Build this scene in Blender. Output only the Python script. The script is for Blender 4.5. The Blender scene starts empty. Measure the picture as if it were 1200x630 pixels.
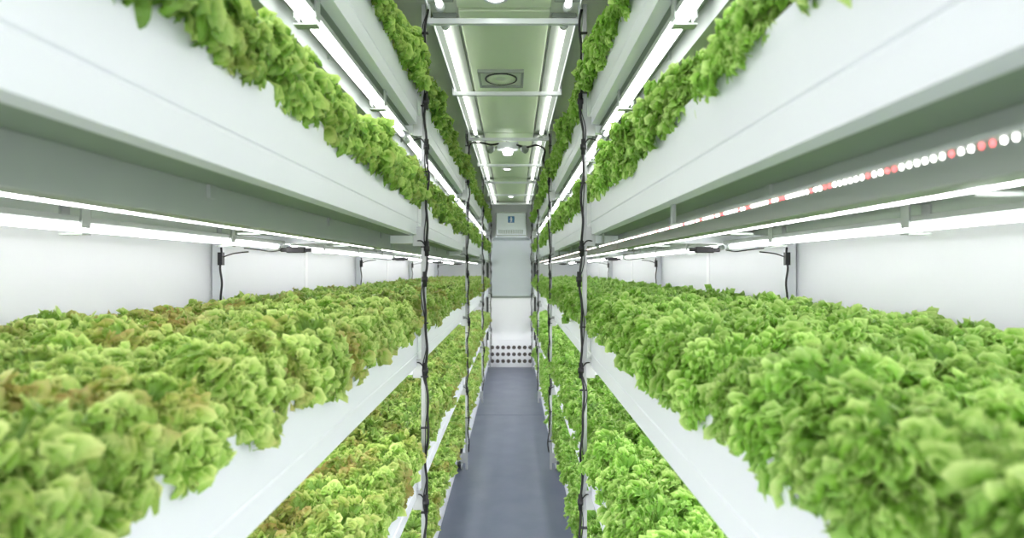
import bpy, math, random
import numpy as np
from mathutils import Vector, Matrix
random.seed(7)
scn = bpy.context.scene
COL = scn.collection
scn.view_settings.view_transform = 'Standard'
scn.view_settings.exposure = 1.12

# ------------------------------------------------------------ materials
def mat(name, col, rough=.5, metal=0, emis=None, estr=0, noise=0, nscale=8, bump=0, coat=0):
    m = bpy.data.materials.new(name); m.use_nodes = True
    nt = m.node_tree; b = nt.nodes['Principled BSDF']
    b.inputs['Base Color'].default_value = (*col, 1)
    b.inputs['Roughness'].default_value = rough
    b.inputs['Metallic'].default_value = metal
    b.inputs['Coat Weight'].default_value = coat
    if emis:
        b.inputs['Emission Color'].default_value = (*emis, 1)
        b.inputs['Emission Strength'].default_value = estr
    if noise or bump:
        tc = nt.nodes.new('ShaderNodeTexCoord')
        n = nt.nodes.new('ShaderNodeTexNoise'); n.inputs['Scale'].default_value = nscale
        n.inputs['Detail'].default_value = 5
        nt.links.new(tc.outputs['Object'], n.inputs['Vector'])
        if noise:
            r = nt.nodes.new('ShaderNodeValToRGB')
            r.color_ramp.elements[0].position = .3; r.color_ramp.elements[1].position = .7
            r.color_ramp.elements[0].color = (*[c*(1-noise) for c in col], 1)
            r.color_ramp.elements[1].color = (*[min(1, c*(1+noise*.5)) for c in col], 1)
            nt.links.new(n.outputs['Fac'], r.inputs['Fac'])
            nt.links.new(r.outputs['Color'], b.inputs['Base Color'])
        if bump:
            bp = nt.nodes.new('ShaderNodeBump'); bp.inputs['Strength'].default_value = bump
            bp.inputs['Distance'].default_value = .002
            nt.links.new(n.outputs['Fac'], bp.inputs['Height'])
            nt.links.new(bp.outputs['Normal'], b.inputs['Normal'])
    return m

M_white = mat('white_pvc', (.84,.87,.92), .38, noise=.02, nscale=3)
M_tray = mat('tray_plastic', (.25,.31,.25), .5, noise=.05)
M_board = mat('planting_board', (.30,.36,.24), .6, noise=.05)  # white board darkened to green, standing in for shade between the heads
M_rail = mat('grey_rail', (.33,.37,.34), .4, noise=.04)
M_alu = mat('aluminium', (.50,.52,.53), .4, metal=.3, noise=.05)
M_wall = mat('wall_panel', (.82,.84,.88), .45, noise=.02, nscale=2)
M_ceil = mat('ceiling_panel', (.82,.92,.72), .5, noise=.03, nscale=2)  # green bounce light from the plants is painted into this colour
M_ceil2 = mat('ceiling_side', (.86,.90,.82), .5, noise=.03, nscale=2)
M_black = mat('black_cable', (.012,.012,.014), .45, noise=.2, nscale=40)
M_dark = mat('dark_gap', (.05,.055,.055), .6, noise=.1)
M_hole = mat('vent_backing', (.12,.105,.10), .7, noise=.1)
M_seam = mat('floor_seam', (.13,.145,.20), .6, noise=.1)
M_end = mat('end_panel', (.92,.93,.96), .45, noise=.02, nscale=3)
M_end2 = mat('end_panel_grey', (.80,.85,.92), .45, noise=.02, nscale=3)
M_blue = mat('sign_blue', (.04,.16,.40), .5, noise=.05)
M_tube = mat('lit_tube', (1,1,1), .4, emis=(1,.965,1), estr=8.5)
M_tubec = mat('lit_ceiling_tube', (.6,.62,.54), .4, emis=(1,1,.92), estr=2.2)
M_lamp = mat('lamp_glass', (1,1,1), .3, emis=(1,1,1), estr=7)
M_ledw = mat('led_white', (1,1,1), .4, emis=(1,.97,.95), estr=6)
M_ledr = mat('led_red', (1,.2,.2), .4, emis=(1,.10,.13), estr=2.4)

def floor_mat():
    m = bpy.data.materials.new('floor_vinyl'); m.use_nodes = True
    nt = m.node_tree; b = nt.nodes['Principled BSDF']
    tc = nt.nodes.new('ShaderNodeTexCoord')
    n = nt.nodes.new('ShaderNodeTexNoise'); n.inputs['Scale'].default_value = 5; n.inputs['Detail'].default_value = 8
    nt.links.new(tc.outputs['Object'], n.inputs['Vector'])
    r = nt.nodes.new('ShaderNodeValToRGB')
    r.color_ramp.elements[0].color = (.13,.15,.215,1); r.color_ramp.elements[1].color = (.17,.19,.26,1)
    r.color_ramp.elements[0].position = .3; r.color_ramp.elements[1].position = .7
    nt.links.new(n.outputs['Fac'], r.inputs['Fac'])
    nt.links.new(r.outputs['Color'], b.inputs['Base Color'])
    b.inputs['Roughness'].default_value = .32
    n2 = nt.nodes.new('ShaderNodeTexNoise'); n2.inputs['Scale'].default_value = 120
    nt.links.new(tc.outputs['Object'], n2.inputs['Vector'])
    bp = nt.nodes.new('ShaderNodeBump'); bp.inputs['Strength'].default_value = .25; bp.inputs['Distance'].default_value = .002
    nt.links.new(n2.outputs['Fac'], bp.inputs['Height']); nt.links.new(bp.outputs['Normal'], b.inputs['Normal'])
    return m
M_floor = floor_mat()

def leaf_mat(name, inner, outer, rim, patch, pamt):
    m = bpy.data.materials.new(name); m.use_nodes = True
    nt = m.node_tree; N = nt.nodes; L = nt.links
    b = N['Principled BSDF']; out = N['Material Output']
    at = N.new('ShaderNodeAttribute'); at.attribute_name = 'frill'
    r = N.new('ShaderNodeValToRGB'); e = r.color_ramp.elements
    e[0].position = .12; e[0].color = (*inner,1)  # dark inner and bright rim also paint in shaded gaps and highlights
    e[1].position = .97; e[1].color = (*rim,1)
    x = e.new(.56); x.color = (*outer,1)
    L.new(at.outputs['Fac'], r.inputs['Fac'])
    g = N.new('ShaderNodeNewGeometry')
    n = N.new('ShaderNodeTexNoise'); n.inputs['Scale'].default_value = 6; n.inputs['Detail'].default_value = 4
    L.new(g.outputs['Position'], n.inputs['Vector'])
    mr = N.new('ShaderNodeMapRange'); mr.inputs['From Min'].default_value = .50; mr.inputs['From Max'].default_value = .68
    mr.inputs['To Max'].default_value = pamt
    L.new(n.outputs['Fac'], mr.inputs['Value'])
    mul = N.new('ShaderNodeMath'); mul.operation = 'MULTIPLY'
    L.new(mr.outputs['Result'], mul.inputs[0]); L.new(at.outputs['Fac'], mul.inputs[1])
    mx = N.new('ShaderNodeMix'); mx.data_type = 'RGBA'
    L.new(mul.outputs[0], mx.inputs[0]); L.new(r.outputs['Color'], mx.inputs[6]); mx.inputs[7].default_value = (*patch,1)
    oi = N.new('ShaderNodeObjectInfo')
    hs = N.new('ShaderNodeHueSaturation')
    m2 = N.new('ShaderNodeMapRange'); m2.inputs['To Min'].default_value = .88; m2.inputs['To Max'].default_value = 1.12
    L.new(oi.outputs['Random'], m2.inputs['Value']); L.new(m2.outputs['Result'], hs.inputs['Value'])
    L.new(mx.outputs[2], hs.inputs['Color'])
    L.new(hs.outputs['Color'], b.inputs['Base Color'])
    b.inputs['Roughness'].default_value = .36
    b.inputs['Specular IOR Level'].default_value = .5
    tc = N.new('ShaderNodeTexCoord')
    cn = N.new('ShaderNodeTexNoise'); cn.inputs['Scale'].default_value = 130; cn.inputs['Detail'].default_value = 3
    L.new(tc.outputs['Object'], cn.inputs['Vector'])
    bp = N.new('ShaderNodeBump'); bp.inputs['Strength'].default_value = 1.0; bp.inputs['Distance'].default_value = .005
    L.new(cn.outputs['Fac'], bp.inputs['Height']); L.new(bp.outputs['Normal'], b.inputs['Normal'])
    tr = N.new('ShaderNodeBsdfTranslucent'); L.new(hs.outputs['Color'], tr.inputs['Color']); L.new(bp.outputs['Normal'], tr.inputs['Normal'])
    ms = N.new('ShaderNodeMixShader'); ms.inputs[0].default_value = .34
    L.new(b.outputs[0], ms.inputs[1]); L.new(tr.outputs[0], ms.inputs[2]); L.new(ms.outputs[0], out.inputs['Surface'])
    return m
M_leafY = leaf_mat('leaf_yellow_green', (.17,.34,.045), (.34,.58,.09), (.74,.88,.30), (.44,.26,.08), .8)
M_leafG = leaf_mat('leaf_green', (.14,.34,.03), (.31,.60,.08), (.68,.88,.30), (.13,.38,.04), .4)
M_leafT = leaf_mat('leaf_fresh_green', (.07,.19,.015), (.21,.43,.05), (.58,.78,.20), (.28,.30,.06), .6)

# ------------------------------------------------------------ helpers
def link(o): COL.objects.link(o); return o
def tag(o, label, cat, group=None):
    o['label'] = label; o['category'] = cat
    if group: o['group'] = group
    return o
def mesh_obj(name, verts, faces, mats, loc=(0,0,0), parent=None, smooth=False, fmat=None):
    me = bpy.data.meshes.new(name)
    me.from_pydata([tuple(v) for v in verts], [], [tuple(f) for f in faces])
    for m in (mats if isinstance(mats,(list,tuple)) else [mats]): me.materials.append(m)
    if fmat is not None: me.polygons.foreach_set('material_index', fmat)
    if smooth: me.polygons.foreach_set('use_smooth', [True]*len(me.polygons))
    me.update()
    o = link(bpy.data.objects.new(name, me)); o.location = loc
    if parent: o.parent = parent
    return o
def empty(name, loc):
    o = link(bpy.data.objects.new(name, None)); o.location = loc; o.empty_display_size = .1
    return o
def boxgeo(x0,x1,y0,y1,z0,z1):
    v = [(x0,y0,z0),(x1,y0,z0),(x1,y1,z0),(x0,y1,z0),(x0,y0,z1),(x1,y0,z1),(x1,y1,z1),(x0,y1,z1)]
    f = [(0,3,2,1),(4,5,6,7),(0,1,5,4),(1,2,6,5),(2,3,7,6),(3,0,4,7)]
    return v,f
def join(geos):
    V=[];F=[]
    for v,f in geos:
        o=len(V); V+=list(v); F+=[tuple(i+o for i in q) for q in f]
    return V,F
def box(name, x0,x1,y0,y1,z0,z1, m, parent=None, bevel=0):
    cx,cy,cz=(x0+x1)/2,(y0+y1)/2,(z0+z1)/2
    v,f = boxgeo(x0-cx,x1-cx,y0-cy,y1-cy,z0-cz,z1-cz)
    p = parent.location if parent else Vector((0,0,0))
    o = mesh_obj(name, v, f, m, (cx-p[0],cy-p[1],cz-p[2]), parent)
    if bevel:
        b=o.modifiers.new('bevel','BEVEL'); b.width=bevel; b.segments=2; b.limit_method='ANGLE'
    return o
def cylgeo(p0,p1,r,n=12,r1=None,caps=True):
    p0=Vector(p0);p1=Vector(p1);d=(p1-p0).normalized()
    a=d.orthogonal().normalized();b=d.cross(a); r1=r if r1 is None else r1
    V=[];F=[]
    for p,rr in((p0,r),(p1,r1)):
        for i in range(n):
            t=2*math.pi*i/n; V.append(tuple(p+rr*(a*math.cos(t)+b*math.sin(t))))
    for i in range(n): F.append((i,(i+1)%n,n+(i+1)%n,n+i))
    if caps: F.append(tuple(range(n))[::-1]); F.append(tuple(range(n,2*n)))
    return V,F
def tubepath(pts,r,n=7):
    V=[];F=[];P=[Vector(p) for p in pts]
    for i,p in enumerate(P):
        d=(P[min(i+1,len(P)-1)]-P[max(i-1,0)]).normalized()
        ref=Vector((0,1,0)) if abs(d.y)<.8 else Vector((1,0,0))
        a=d.cross(ref).normalized();b=d.cross(a)
        for k in range(n):
            t=2*math.pi*k/n; V.append(tuple(p+r*(a*math.cos(t)+b*math.sin(t))))
    for i in range(len(P)-1):
        for k in range(n):
            F.append((i*n+k,i*n+(k+1)%n,(i+1)*n+(k+1)%n,(i+1)*n+k))
    F.append(tuple(range(n))[::-1]); F.append(tuple(range((len(P)-1)*n,len(P)*n)))
    return V,F
def copytree(src, loc, rotz=0):
    n = src.copy(); n.location = loc; COL.objects.link(n)
    if rotz: n.rotation_euler[2]=rotz
    for c in src.children:
        k=c.copy(); k.parent=n; COL.objects.link(k)
    return n
def smoothpath(P,n=8):
    P=[Vector(p) for p in P]; out=[]
    for i in range(len(P)-1):
        p0=P[max(i-1,0)];p1=P[i];p2=P[i+1];p3=P[min(i+2,len(P)-1)]
        for k in range(n):
            t=k/n
            out.append(.5*((2*p1)+(-p0+p2)*t+(2*p0-5*p1+4*p2-p3)*t*t+(-p0+3*p1-3*p2+p3)*t**3))
    out.append(P[-1]); return out
def ring(r0,r1,z0,z1,n=36):
    V=[];F=[]
    for i in range(n):
        t=2*math.pi*i/n;c,s_=math.cos(t),math.sin(t)
        V+=[(r0*c,r0*s_,z0),(r1*c,r1*s_,z0),(r1*c,r1*s_,z1),(r0*c,r0*s_,z1)]
    for i in range(n):
        a=4*i;b=4*((i+1)%n)
        for q in range(4): F.append((a+q,a+(q+1)%4,b+(q+1)%4,b+q))
    return V,F

# ------------------------------------------------------------ dims
CAMX, CAMZ = .038, 1.52
ST = [0.11, 2.14, 4.08, 6.12, 8.18]
TIER = [.10, .615, 1.135, 1.655, 2.09]     # trough undersides
TH = .16
FACE = .345; WALL = 1.16; YB = -1.4; YE = 8.38; HC = 2.57

# ------------------------------------------------------------ shell
def struct(o): o['kind']='structure'; return o
struct(box('floor', -WALL-.05, WALL+.05, YB, YE+.05, -.06, 0, M_floor))
struct(box('ceiling', -WALL-.05, WALL+.05, YB, YE+.05, HC, HC+.06, M_ceil2))
struct(box('wall_left', -WALL-.06, -WALL, YB, YE, 0, HC, M_wall))
struct(box('wall_right', WALL, WALL+.06, YB, YE, 0, HC, M_wall))
struct(box('wall_back', -WALL-.06, WALL+.06, YE, YE+.06, 0, HC, M_wall))
k=0
for s in (-1,1):
    for y in (1.1,3.1,5.1,7.1):
        k+=1
        x=s*(WALL-.002)
        struct(box('trim_%d'%k, min(x,x+s*.004)-.001, max(x,x+s*.004)+.001, y-.02,y+.02,.02,HC-.02, M_end))
for y in (5.6,):
    k+=1
    struct(box('trim_%d'%k, -.34,.34, y-.0025,y+.0025, 0,.001, M_seam))

BARS=(2.14,3.02,4.08,5.1,6.12,7.15,8.1)
ys=[-.4,2.14,4.08,6.12,8.36]
for a,b in zip(ys[:-1],ys[1:]):
    o=box('ceiling_panel', -.185,.185,a+.012,b-.012,HC-.018,HC-.0005,M_ceil,bevel=.004)
    tag(o,'flat ceiling panel between two light tubes, green bounce light put into its colour','ceiling panel','ceiling panels')
for y in BARS:
    e=empty('ceiling_crossbar',(0,y,HC-.07))
    box('bar',-.306,.306,y-.010,y+.010,HC-.078,HC-.056,M_white,e,.002)
    for s in (-1,1):
        box('bracket',s*.300-.006,s*.300+.006,y-.014,y+.014,HC-.078,HC-.001,M_white,e,.001)
    tag(e,'white metal crossbar with brackets spanning the aisle under the ceiling','crossbar','ceiling crossbars')
for s in (-1,1):
    for a,b in ((-.2,2.08),(2.2,4.02),(4.14,6.06),(6.18,8.2)):
        cy=(a+b)/2; L=(b-a)/2
        e=empty('ceiling_tube_light',(s*.245,cy,HC-.025))
        box('housing',s*.245-.05,s*.245+.05,a,b,HC-.02,HC-.0005,M_rail,e,.003)
        v,f=boxgeo(s*.05-.002,s*.05+.002,-L,L,-.018,.006); mesh_obj('housing_edge',v,f,M_white,(0,0,0),e)
        v,f=cylgeo((0,-L+.03,-.018),(0,L-.03,-.018),.0125,16)
        mesh_obj('tube',v,f,M_tubec,(0,0,0),e,True)
        for q in (-1,1):
            v,f=cylgeo((0,q*(L-.03),-.018),(0,q*(L-.002),-.018),.018,14)
            mesh_obj('end_cap',v,f,M_white,(0,0,0),e,True)
        tag(e,'glowing fluorescent tube in a slim housing along the ceiling','tube light','ceiling tube lights')

e=empty('ceiling_vent',(-.03,2.90,HC-.018))
fr=.12
g=[boxgeo(-fr,fr,-fr,-fr+.012,-.016,0),boxgeo(-fr,fr,fr-.012,fr,-.016,0),boxgeo(-fr,-fr+.012,-fr+.012,fr-.012,-.016,0),boxgeo(fr-.012,fr,-fr+.012,fr-.012,-.016,0)]
v,f=join(g); mesh_obj('frame',v,f,M_rail,(0,0,0),e)
v,f=boxgeo(-fr+.012,fr-.012,-fr+.012,fr-.012,-.006,0); mesh_obj('plate',v,f,M_ceil2,(0,0,0),e)
v,f=ring(.080,.087,-.012,-.006); mesh_obj('round_rim',v,f,M_dark,(0,0,0),e,True)
v,f=ring(.03,.078,-.011,-.006); mesh_obj('louvre',v,f,M_ceil,(0,0,0),e,True)
tag(e,'square ceiling vent with a round louvre','air vent')

for (x,y) in ((-.03,2.02),(-.03,5.5),(0,7.6)):  # farthest one is added to brighten the end wall
    e=empty('ceiling_downlight',(x,y,HC-.018))
    v,f=ring(.035,.048,-.015,0); mesh_obj('rim',v,f,M_white,(0,0,0),e,True)
    v,f=cylgeo((0,0,0),(0,0,-.010),.035,24); mesh_obj('diffuser',v,f,M_lamp,(0,0,0),e,True)
    tag(e,'small round glowing ceiling downlight with white rim','downlight','ceiling downlights')

LY=4.30; LZ=HC-.085
e=empty('ceiling_lamp_unit',(-.01,LY,LZ))
v,f=boxgeo(-.085,.085,-.035,.035,-.014,.045); o=mesh_obj('housing',v,f,M_white,(0,0,0),e); b=o.modifiers.new('b','BEVEL');b.width=.006;b.segments=2
v,f=cylgeo((0,0,-.014),(0,0,-.05),.045,20,.035); mesh_obj('lamp_shade',v,f,M_lamp,(0,0,0),e,True)
for q in (-1,1):
    v,f=join([cylgeo((q*.085,0,.01),(q*.12,-.01,-.005),.009,8),cylgeo((q*.12,-.01,-.005),(q*.14,-.045,-.02),.024,14,.032)])
    mesh_obj('spot_head',v,f,M_rail,(0,0,0),e,True)
v,f=cylgeo((0,0,.045),(0,0,.067),.015,10); mesh_obj('stem',v,f,M_rail,(0,0,0),e,True)
tag(e,'white ceiling lamp unit with glowing centre and two small heads','lamp')
pts=[(-.31,LY-.1,LZ-.10),(-.30,LY-.1,LZ+.01),(-.23,LY-.06,LZ+.03),(-.14,LY-.04,LZ+.02),(-.08,LY-.03,LZ+.03)]
pts2=[(.06,LY-.03,LZ+.02),(.14,LY-.04,LZ+.0),(.22,LY-.06,LZ+.01),(.28,LY-.08,LZ-.03),(.27,LY-.1,LZ-.12),(.30,LY-.1,LZ-.2)]
for P in (pts,pts2):
    v,f=tubepath(smoothpath(P),.008); o=mesh_obj('lamp_cable',v,f,M_black,smooth=True)
    tag(o,'black cable feeding the ceiling lamp unit','cable','lamp cables')

# ------------------------------------------------------------ rack frames
for s in (-1,1):
    for y in ST:
        e=empty('rack_frame',(s*.335,y,0))
        box('post',s*.32-.0085,s*.32+.0085,y-.012,y+.012,0,HC-.002,M_alu,e,.002)
        box('wall_post',s*1.135-.018,s*1.135+.018,y-.018,y+.018,0,HC-.002,M_white,e,.002)
        for t in TIER:
            a,b=sorted((s*.333,s*1.115))
            box('shelf_arm',a,b,y-.015,y+.015,t-.034,t-.002,M_white,e,.002)
            a,b=sorted((s*.322,s*.36))
            box('bracket',a,b,y-.02,y-.013,t-.045,t+.03,M_alu,e,.001)
        tag(e,'slim aluminium rack upright with shelf arms reaching the wall','rack frame','rack frames')

# ------------------------------------------------------------ troughs
prof=[(0,0),(0,.045),(.0025,.0475),(.0025,.0505),(0,.053),(0,TH-.003),(.003,TH),(.026,TH),(.026,TH-.006),(.006,TH-.006),(.006,.006),(.032,.006),(.032,0)]
def panelgeo(s,L):
    n=len(prof); V=[];F=[]
    for y in (-L/2,L/2):
        for d,z in prof: V.append((s*d,y,z))
    for i in range(n): F.append((i,(i+1)%n,n+(i+1)%n,n+i))
    F.append(tuple(range(n))); F.append(tuple(range(n,2*n))[::-1])
    if s>0: F=[tuple(reversed(q)) for q in F]
    return V,F
for s in (-1,1):
    for bi in range(4):
        y0,y1=ST[bi]+.004,ST[bi+1]-.004; L=y1-y0; cy=(y0+y1)/2
        for ti,t in enumerate(TIER):
            fx=s*(FACE+(.035 if (ti==0 and bi<2) else 0))
            e=empty('growing_trough',(fx,cy,t))
            v,f=panelgeo(s,L); mesh_obj('front_panel',v,f,M_white,(0,0,0),e)
            inn=s*.033; back=s*(1.112)-fx
            a,b=sorted((inn,back))
            g=[boxgeo(a,b,-L/2,L/2,0,.006)]
            bx=sorted((back,back-s*.006)); g.append(boxgeo(bx[0],bx[1],-L/2,L/2,.006,TH-.01))
            v,f=join(g); mesh_obj('tray',v,f,M_tray,(0,0,0),e)
            a,b=sorted((s*.0075,back-s*.008))
            v,f=boxgeo(a,b,-L/2,L/2,TH-.028,TH-.016); mesh_obj('planting_board',v,f,M_board,(0,0,0),e)
            if ti>0:
                g=[]
                rx=sorted((s*.105,s*.111)); g.append(boxgeo(rx[0],rx[1],-L/2,L/2,-.052,-.0005))
                rx=sorted((s*.105,s*.150)); g.append(boxgeo(rx[0],rx[1],-L/2,L/2,-.056,-.052))
                for q in (-.62,-.2,.22,.64):
                    rx=sorted((s*.099,s*.105)); g.append(boxgeo(rx[0],rx[1],q*L/2*1.3-.008,q*L/2*1.3+.008,-.022,-.0005))
                v,f=join(g); mesh_obj('support_rail',v,f,M_rail,(0,0,0),e)
            else:
                for q in (-.9,0,.9):
                    for xx in (s*.05,back-s*.05):
                        v,f=boxgeo(xx-.02,xx+.02,q*L/2-.02,q*L/2+.02,-t+.003,0)
                        mesh_obj('foot',v,f,M_rail,(0,0,0),e)
                a,b=sorted((s*.012,s*.018)); v,f=boxgeo(a,b,-L/2,L/2,-t+.003,0); mesh_obj('kick_plate',v,f,M_white,(0,0,0),e)
            tag(e,'long white hydroponic trough with planting board of lettuce','growing trough','growing troughs')

# ------------------------------------------------------------ grow tubes
def make_tube(L):
    e=empty('grow_light_tube',(0,0,0))
    v,f=cylgeo((0,-L/2+.03,0),(0,L/2-.03,0),.0082,12); mesh_obj('tube',v,f,M_tube,(0,0,0),e,True)
    for q in (-1,1):
        v,f=cylgeo((0,q*(L/2-.03),0),(0,q*L/2,0),.011,12); mesh_obj('end_cap',v,f,M_white,(0,0,0),e,True)
    v,f=join([boxgeo(-.02,.02,-L/2,L/2,.018,.022),boxgeo(-.02,-.017,-L/2,L/2,.010,.018),boxgeo(.017,.02,-L/2,L/2,.010,.018)])
    mesh_obj('reflector',v,f,M_rail,(0,0,0),e)
    for q in (-.3,.0,.3):
        g=[boxgeo(-.024,-.020,q*L-.012,q*L+.012,-.002,.047),boxgeo(.020,.024,q*L-.012,q*L+.012,-.002,.047),boxgeo(-.024,.024,q*L-.012,q*L+.012,-.016,-.0125)]
        v,f=join(g); mesh_obj('clip',v,f,M_rail,(0,0,0),e)
    return e
for bi in range(4):
    y0,y1=ST[bi]+.03,ST[bi+1]-.03; L=y1-y0; cy=(y0+y1)/2
    proto=None
    for ti in (1,2,3,4):
        for s in (-1,1):
            if ti==4: xs=[(.395,.048),(.51,.048),(.88,.048)]
            elif ti==3: xs=[(.51,.048),(.88,.048)]
            else: xs=[(.425,.030),(.56,.048),(.88,.048)]  # first is a hidden front tube, added to light lower beds and floor
            for x,dz in xs:
                if proto is None:
                    proto=make_tube(L); proto.location=(s*x,cy,TIER[ti]-dz); n=proto
                else: n=copytree(proto,(s*x,cy,TIER[ti]-dz))
                tag(n,'glowing white grow-light tube under a white trough','grow light','grow light tubes')
for bi in range(4):
    for s in (1,):
        y0,y1=ST[bi]+.03,ST[bi+1]-.03; L=y1-y0; cy=(y0+y1)/2
        e=empty('led_strip',(s*.372,cy,TIER[3]-.046))
        v,f=boxgeo(-.007,.007,-L/2,L/2,0,.004); mesh_obj('strip',v,f,M_rail,(0,0,0),e)
        for q in (-.45,0,.45):
            v,f=boxgeo(-.004,.004,q*L-.006,q*L+.006,.004,.0455); mesh_obj('hanger',v,f,M_rail,(0,0,0),e)
        g=[];fm=[]
        nchip=int(L/.0088)-2
        for i in range(nchip):
            y=-L/2+.015+i*.0088
            g.append(cylgeo((0,y,0),(0,y,-.003),.0010,8,.0008)); fm+= [1 if i%11 in (3,4,7) else 0]*10
        v,f=join(g); mesh_obj('diodes',v,f,[M_ledw,M_ledr],(0,0,0),e,fmat=fm)['kind']='stuff'
        tag(e,'LED strip with white and red diodes under trough edge','LED strip','LED strips')

# ------------------------------------------------------------ cables on posts
rng=random.Random(3)
for s in (-1,1):
    for y in ST[1:]:
        e=empty('power_cable',(s*.308,y-.018,HC))
        ph=rng.uniform(0,6); P=[]
        z=HC-.03
        while z>.12:
            dx=.0045*math.sin(z*7+ph)+.004*math.sin(z*19+ph*2)+.003*math.sin(z*37+ph)
            dy=.004*math.sin(z*11+ph)
            P.append((s*-.002+dx*1.0, -.004+dy, z-HC)); z-=.02
        v,f=tubepath(P,.0048,8); mesh_obj('cable',v,f,M_black,(0,0,0),e,True)
        P2=[(p[0]+s*.004+.007*math.sin(p[2]*24+ph),p[1]-.003,p[2]) for p in P[:int(len(P)*.92)]]
        v,f=tubepath(P2,.0020,6); mesh_obj('thin_cable',v,f,M_black,(0,0,0),e,True)
        zz=2.45
        while zz>.2:
            v,f=boxgeo(-.009,.020,-.009,.008,-.002,.002)
            mesh_obj('cable_tie',[(a*(-1 if s<0 else 1),b,c) for a,b,c in v],f,M_black,(0,0,zz-HC),e); zz-=rng.uniform(.2,.36)
        for zc in (2.17,1.99,1.60,1.48,1.12,.60):
            i=min(range(len(P)),key=lambda q:abs(P[q][2]-(zc-HC))); p=P[i]
            g=[cylgeo((p[0],p[1],p[2]-.030),(p[0],p[1],p[2]+.030),.0085,10),cylgeo((p[0],p[1],p[2]-.010),(p[0],p[1],p[2]+.010),.012,10)]
            if zc in (1.99,1.60,1.12,.60):
                g.append(tubepath(smoothpath([p,(p[0]+s*.02,p[1]-.004,p[2]+.03),(p[0]+s*.055,p[1]+.012,p[2]+.028)],5),.0028,6))
            v,f=join(g); mesh_obj('connector',v,f,M_black,(0,0,0),e,True)
        tag(e,'black power cable with plugs winding down a rack post','cable','power cables')
for s in (-1,1):
    for y in ST[1:]:
        for x,tt in ((.80,3),):
            e=empty('cable_connector',(s*x,y-.03,TIER[tt]-.06))
            v,f=join([boxgeo(-.05,.02,-.014,.01,-.012,.012),boxgeo(.02,.045,-.010,.006,-.008,.008),boxgeo(-.075,-.05,-.010,.006,-.008,.008)])
            o=mesh_obj('plug_body',v,f,M_black,(0,0,0),e); b=o.modifiers.new('b','BEVEL');b.width=.003;b.segments=2
            v,f=tubepath(smoothpath([(s*.07,0,0),(s*.11,0,-.006),(s*.16,.0,0),(s*.22,0,.006)],6),.0022,6); mesh_obj('lead',v,f,M_black,(0,0,0),e,True)
            tag(e,'black plug connector with lead under the light tubes','cable connector','cable connectors')
        P=[(s*1.11,y-.03,TIER[3]-.05),(s*1.106,y-.032,TIER[3]-.09),(s*1.114,y-.03,TIER[3]-.13),(s*1.107,y-.03,TIER[3]-.19),(s*1.112,y-.03,TIER[3]-.25),(s*1.11,y-.03,TIER[3]-.33)]
        v,f=tubepath(smoothpath(P,6),.0040,7); g=[(v,f)]
        v,f=join(g+[tubepath(smoothpath([P[1],(s*1.06,y-.036,TIER[3]-.075),(s*1.0,y-.036,TIER[3]-.068)],6),.0025,6),boxgeo(min(s*1.10,s*1.118),max(s*1.10,s*1.118),y-.042,y-.024,TIER[3]-.12,TIER[3]-.07)])
        o=mesh_obj('wall_cable',v,f,M_black,smooth=False)
        tag(o,'black cable hanging down beside a wall post','cable','wall cables')

# ------------------------------------------------------------ end of aisle
YW=YE
e=empty('door_1',(0,YW-.03,0)); e['kind']='structure'
box('lower_panel',-.36,.36,YW-.045,YW-.002,.42,1.07,M_end,e,.004)
box('middle_panel',-.33,.33,YW-.03,YW-.002,1.10,1.98,M_end2,e,.004)
box('frame_strip',-.37,.37,YW-.05,YW-.002,1.07,1.10,M_rail,e,.002)
for s in (-1,1):
    a,b=sorted((s*.35,s*.385)); box('jamb',a,b,YW-.06,YW-.002,.02,2.0,M_dark,e,.002)
    box('hinge',s*.30-.012,s*.30+.012,YW-.04,YW-.028,1.85,1.92,M_alu,e)
e=empty('perforated_panel',(0,YW-.065,.02))
nx,nz=8,3; cw=.084; V=[];F=[]; ch=.115*.92
def cell(cx,cz,r=.031,n=16):
    o=len(V)
    for i in range(n):
        t=2*math.pi*i/n; c,s_=math.cos(t),math.sin(t)
        k=1/max(abs(c),abs(s_)); V.append((cx+c*k*cw/2,0,cz+s_*k*ch/2))
    for i in range(n):
        t=2*math.pi*i/n; V.append((cx+r*math.cos(t),0,cz+r*math.sin(t)))
    for i in range(n):
        t=2*math.pi*i/n; V.append((cx+r*math.cos(t),.012,cz+r*math.sin(t)))
    for i in range(n):
        j=(i+1)%n
        F.append((o+i,o+j,o+n+j,o+n+i)); F.append((o+n+i,o+n+j,o+2*n+j,o+2*n+i))
for i in range(nx):
    for j in range(nz): cell((i-3.5)*cw,.075+j*ch)
mesh_obj('grille_plate',V,F,M_end,(0,0,0),e)
v,f=boxgeo(-.34,.34,.014,.045,0,.38); mesh_obj('backing',v,f,M_hole,(0,0,0),e)
v,f=join([boxgeo(-.37,.37,.0,.013,.339,.40),boxgeo(-.37,.37,.0,.013,-.018,.0225),boxgeo(-.37,-.336,.0,.013,.0225,.339),boxgeo(.336,.37,.0,.013,.0225,.339)])
mesh_obj('rim',v,f,M_end,(0,0,0),e)
tag(e,'white panel with three rows of round vent holes','vent panel')
e=empty('air_handler_box',(0,YW-.15,2.0))
box('casing',-.235,.235,YW-.22,YW-.002,2.02,2.38,M_rail,e,.008)
box('cover_plate',-.22,.22,YW-.228,YW-.221,2.035,2.365,M_end2,e,.002)
v=[(-.235,-.07,.02),(.235,-.07,.02),(.30,.14,-.02),(-.30,.14,-.02),(-.235,-.07,0),(.235,-.07,0),(.30,.14,-.04),(-.30,.14,-.04)]
f=[(0,1,2,3),(7,6,5,4),(0,4,5,1),(1,5,6,2),(2,6,7,3),(3,7,4,0)]
mesh_obj('drip_tray',v,f,M_end2,(0,0,0),e)
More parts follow.
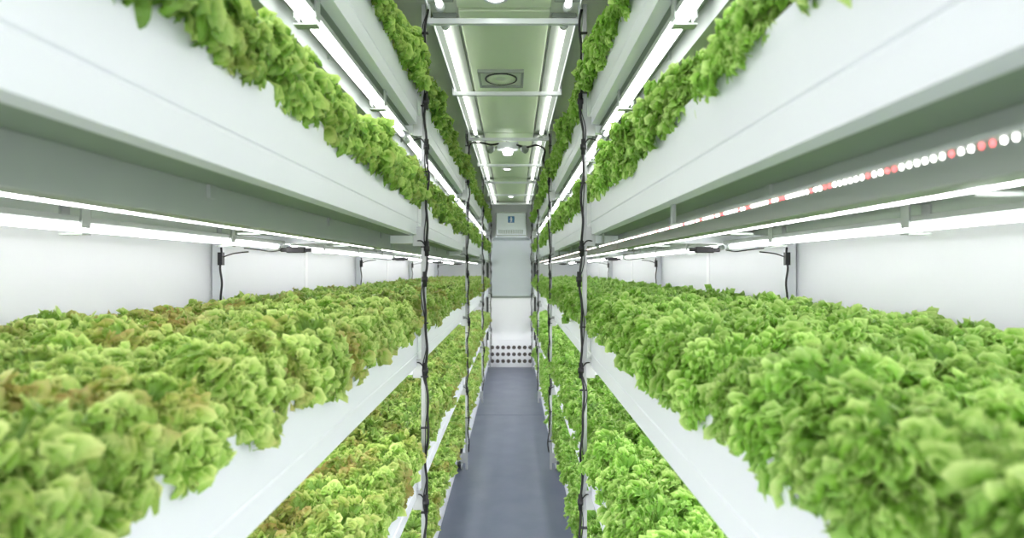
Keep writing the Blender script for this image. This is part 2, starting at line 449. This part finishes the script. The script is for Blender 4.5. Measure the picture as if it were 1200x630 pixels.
g=[boxgeo(-.19+i*.027,-.175+i*.027,-.081,-.078,.055,.115) for i in range(14)]
v,f=join(g); mesh_obj('louvre',v,f,M_rail,(0,0,0),e)
tag(e,'white air handling cabinet high on the end wall','air handler')
e=empty('wall_sign',(0,YW-.235,2.27))
v,f=boxgeo(-.066,.066,.002,.005,-.066,.066); mesh_obj('sign_border',v,f,M_white,(0,0,0),e)
v,f=boxgeo(-.05,.05,0,.002,-.05,.05); mesh_obj('sign_plate',v,f,M_blue,(0,0,0),e)
g=[cylgeo((0,0,.028),(0,-.003,.028),.011,14)]
def bar(x0,z0,x1,z1,w):
    d=Vector((x1-x0,0,z1-z0)).normalized(); n=Vector((-d.z,0,d.x))*w/2
    P=[Vector((x0,0,z0))+n,Vector((x1,0,z1))+n,Vector((x1,0,z1))-n,Vector((x0,0,z0))-n]
    v=[tuple(p) for p in P]+[(p.x,-.003,p.z) for p in P]
    return v,[(0,1,2,3),(7,6,5,4),(0,4,5,1),(1,5,6,2),(2,6,7,3),(3,7,4,0)]
g+=[bar(0,.016,0,-.014,.016),bar(0,-.012,-.014,-.042,.008),bar(0,-.012,.014,-.042,.008),bar(-.026,.004,.026,.004,.007)]
v,f=join(g); mesh_obj('pictogram',v,f,M_white,(0,-.0005,0),e)
tag(e,'small blue square sign with white pictogram','sign')

# ------------------------------------------------------------ lettuce
def lettuce_arrays(seed,nl,cols,rows,k,size,amp,spread=.048,k2=2.3,zup=.07,a2=.5,jag=.05,gp=6.0):
    """fans whose rim is gathered into tight curls; the body stays a broad gentle wave"""
    r=np.random.RandomState(seed); VV=[];FF=[];AA=[];off=0
    for i in range(nl):
        f=i/(nl-1)
        az=i*2.399+r.uniform(-.5,.5)
        elev=math.radians(16+62*f**.9+r.uniform(-14,14))
        R=size*(1.08-.16*f)*r.uniform(.82,1.12)
        phi=1.55-.2*f
        kk=k*r.uniform(.88,1.12)
        t=np.linspace(-1,1,cols+1)
        u=np.linspace(0,1,rows+1); q=.12+.88*(1-(1-u)**1.7)
        T,Q=np.meshgrid(t,q)
        p1,p2,p3,p4,p5,p6=r.uniform(0,6.28,6)
        Tw=T+.035*np.sin(7*T+p4)+.02*np.sin(13*T+p6)
        am=1+.25*np.sin(5.3*T+p5)
        rad=R*Q*(1-.06*T**2)*(1+jag*np.sin(kk*k2*1.31*math.pi*Tw+p3)*Q**8+.09*np.sin(5*T+p2)*Q)
        A=amp*R*am
        w1=kk*math.pi*Tw+p1; w2=kk*k2*math.pi*Tw+p2
        G=Q**gp; H=Q**(gp+3)
        ang=T*phi
        tang=G*A*1.0*np.sin(2*w1)*.55+H*A*a2*np.cos(w2)
        rad2=rad-G*A*.9*(.5-.5*np.cos(w1+.8))+H*A*a2*.5*np.sin(w2+1.3)
        lat=(rad2*np.sin(ang)+tang*np.cos(ang))*.9
        al=rad2*np.cos(ang)-tang*np.sin(ang)
        big=Q**1.6*.15*R*np.sin(3.4*math.pi*T+p4)
        ruf=G*A*1.15*np.sin(w1)+H*A*a2*np.sin(w2)
        n=big+ruf+.25*lat**2/R-Q**10*.12*R
        c=1.5-.2*f+r.uniform(-.5,.5)
        s=np.clip(al/R,-.4,1.3); e=elev-c*s*np.clip(s,.3,1.2)
        xo=al*np.cos(elev-c*s*.5); zo=al*np.sin(elev-c*s*.5)
        r0=spread*(1-f*.6)*r.uniform(.2,1); z0=.012+zup*(f**.8)*r.uniform(.5,1)
        px=r0+xo-n*np.sin(e); pz=zo+n*np.cos(e)+z0
        ca,sa=math.cos(az),math.sin(az)
        X=px*ca-lat*sa; Y=px*sa+lat*ca
        VV.append(np.stack([X.ravel(),Y.ravel(),pz.ravel()],1))
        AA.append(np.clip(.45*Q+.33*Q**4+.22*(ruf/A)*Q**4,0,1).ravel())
        W=cols+1
        idx=(np.arange(rows)[:,None]*W+np.arange(cols)[None,:]).ravel()+off
        FF.append(np.stack([idx,idx+1,idx+W+1,idx+W],1)); off+=W*(rows+1)
    return np.concatenate(VV),np.concatenate(FF),np.concatenate(AA)
def np_mesh(name,V,F,A,mats,mi=None):
    me=bpy.data.meshes.new(name); nv,nf=len(V),len(F)
    me.vertices.add(nv); me.vertices.foreach_set('co',V.astype(np.float32).ravel())
    me.loops.add(nf*4); me.loops.foreach_set('vertex_index',F.astype(np.int32).ravel())
    me.polygons.add(nf); me.polygons.foreach_set('loop_start',np.arange(0,nf*4,4,dtype=np.int32))
    me.polygons.foreach_set('use_smooth',np.ones(nf,dtype=bool))
    for m in mats: me.materials.append(m)
    if mi is not None: me.polygons.foreach_set('material_index',mi.astype(np.int32))
    at=me.attributes.new('frill','FLOAT','POINT'); at.data.foreach_set('value',A.astype(np.float32))
    me.update(); me.validate(); return me
HI={-1:[],1:[]}; LO={-1:[],1:[]}
for v in range(5):
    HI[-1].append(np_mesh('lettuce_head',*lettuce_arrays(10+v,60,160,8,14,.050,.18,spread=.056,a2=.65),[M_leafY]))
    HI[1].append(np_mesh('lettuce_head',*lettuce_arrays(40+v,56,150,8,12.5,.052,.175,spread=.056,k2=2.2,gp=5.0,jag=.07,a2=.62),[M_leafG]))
    LO[-1].append(lettuce_arrays(10+v,34,42,4,9,.058,.18,k2=1.4,jag=.1,gp=4))
    LO[1].append(lettuce_arrays(40+v,32,40,4,8,.060,.18,k2=1.4,jag=.08,gp=3.5))
cands=[]
rr=random.Random(11)
def rows_for(ti):
    return {0:[.425,.55],1:[.415,.545,.675,.81,.95],2:[.412,.545,.68,.81,.94,1.02],3:[.408,.53],4:[.405,.53]}[ti]
for s in (-1,1):
    for ti,t in enumerate(TIER):
        for ri,x in enumerate(rows_for(ti)):
            y=.22+(ri%2)*.066
            while y<8.1:
                X=s*x+rr.uniform(-.010,.012); Y=y+rr.uniform(-.02,.02); Z=t+TH-.012
                dx=(X-CAMX)/Y; dz=(Z+.08-CAMZ)/Y
                near = Y<1.0 and ti in (2,3)
                if abs(dx)<1.25+.1/Y and abs(dz)<.62+.15/Y:
                    va = rr.uniform(.78,1.15) if ti>2 else rr.uniform(.92,1.08)
                    sc={0:1.12,1:1.2,2:1.14,3:1.22 if s<0 else 1.10,4:1.3}[ti]*va
                    if near: sc*=.95
                    tilt=(s*-1)*((.18 if ti>2 else (.16 if s<0 else .10)) if ri==0 else .04)+rr.uniform(-.12,.12)
                    vis=1.0
                    if ti in(3,4) and ri>0: vis=2.2
                    if ti==0: vis=1.2
                    d=math.sqrt((X-CAMX)**2+Y*Y+(Z-CAMZ)**2)*vis
                    if abs(dx)>1.0: d*=1.5
                    cands.append((d,s,ti,ri,X,Y,Z,sc,tilt,rr.uniform(0,6.28),rr.randrange(5)))
                y+= .112 if near else .130
cands.sort()
print('LETTUCE',len(cands))
for c in cands[:298]:
    d,s,ti,ri,X,Y,Z,sc,tilt,rz,vi=c
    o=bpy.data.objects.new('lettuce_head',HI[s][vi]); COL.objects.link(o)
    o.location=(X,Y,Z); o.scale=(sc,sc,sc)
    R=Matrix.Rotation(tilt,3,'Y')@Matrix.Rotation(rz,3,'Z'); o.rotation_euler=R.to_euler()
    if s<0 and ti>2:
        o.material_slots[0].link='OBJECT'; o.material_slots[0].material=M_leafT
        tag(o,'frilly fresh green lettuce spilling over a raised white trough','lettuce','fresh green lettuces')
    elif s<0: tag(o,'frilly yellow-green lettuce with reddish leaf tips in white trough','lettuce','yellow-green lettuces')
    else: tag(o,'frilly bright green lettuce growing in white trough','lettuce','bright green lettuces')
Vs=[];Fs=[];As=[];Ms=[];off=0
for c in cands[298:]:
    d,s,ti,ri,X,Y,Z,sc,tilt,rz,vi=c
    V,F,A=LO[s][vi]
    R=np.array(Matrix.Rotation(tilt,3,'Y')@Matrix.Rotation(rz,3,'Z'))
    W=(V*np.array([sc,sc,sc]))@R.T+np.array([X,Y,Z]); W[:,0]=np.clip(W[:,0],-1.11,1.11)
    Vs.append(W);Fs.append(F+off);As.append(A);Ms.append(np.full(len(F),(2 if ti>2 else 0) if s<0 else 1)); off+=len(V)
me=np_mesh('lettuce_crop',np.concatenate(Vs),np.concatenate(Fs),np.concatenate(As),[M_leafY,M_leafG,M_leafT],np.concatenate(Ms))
o=link(bpy.data.objects.new('lettuce_crop',me)); tag(o,'dense rows of frilly green lettuce filling the far troughs','lettuce'); o['kind']='stuff'

# ------------------------------------------------------------ world + camera
w=bpy.data.worlds.new('world'); scn.world=w; w.use_nodes=True
w.node_tree.nodes['Background'].inputs[0].default_value=(1,.975,1,1)
w.node_tree.nodes['Background'].inputs[1].default_value=1.6
cam=bpy.data.cameras.new('camera'); co=link(bpy.data.objects.new('camera',cam))
co.location=(CAMX,0,CAMZ); co.rotation_euler=(math.pi/2,0,0)
cam.sensor_width=36; cam.lens=18.9; cam.shift_x=-2/1200; cam.shift_y=0
cam.clip_start=.02
cam.dof.use_dof=True; cam.dof.focus_distance=2.2; cam.dof.aperture_fstop=3.2
scn.camera=co
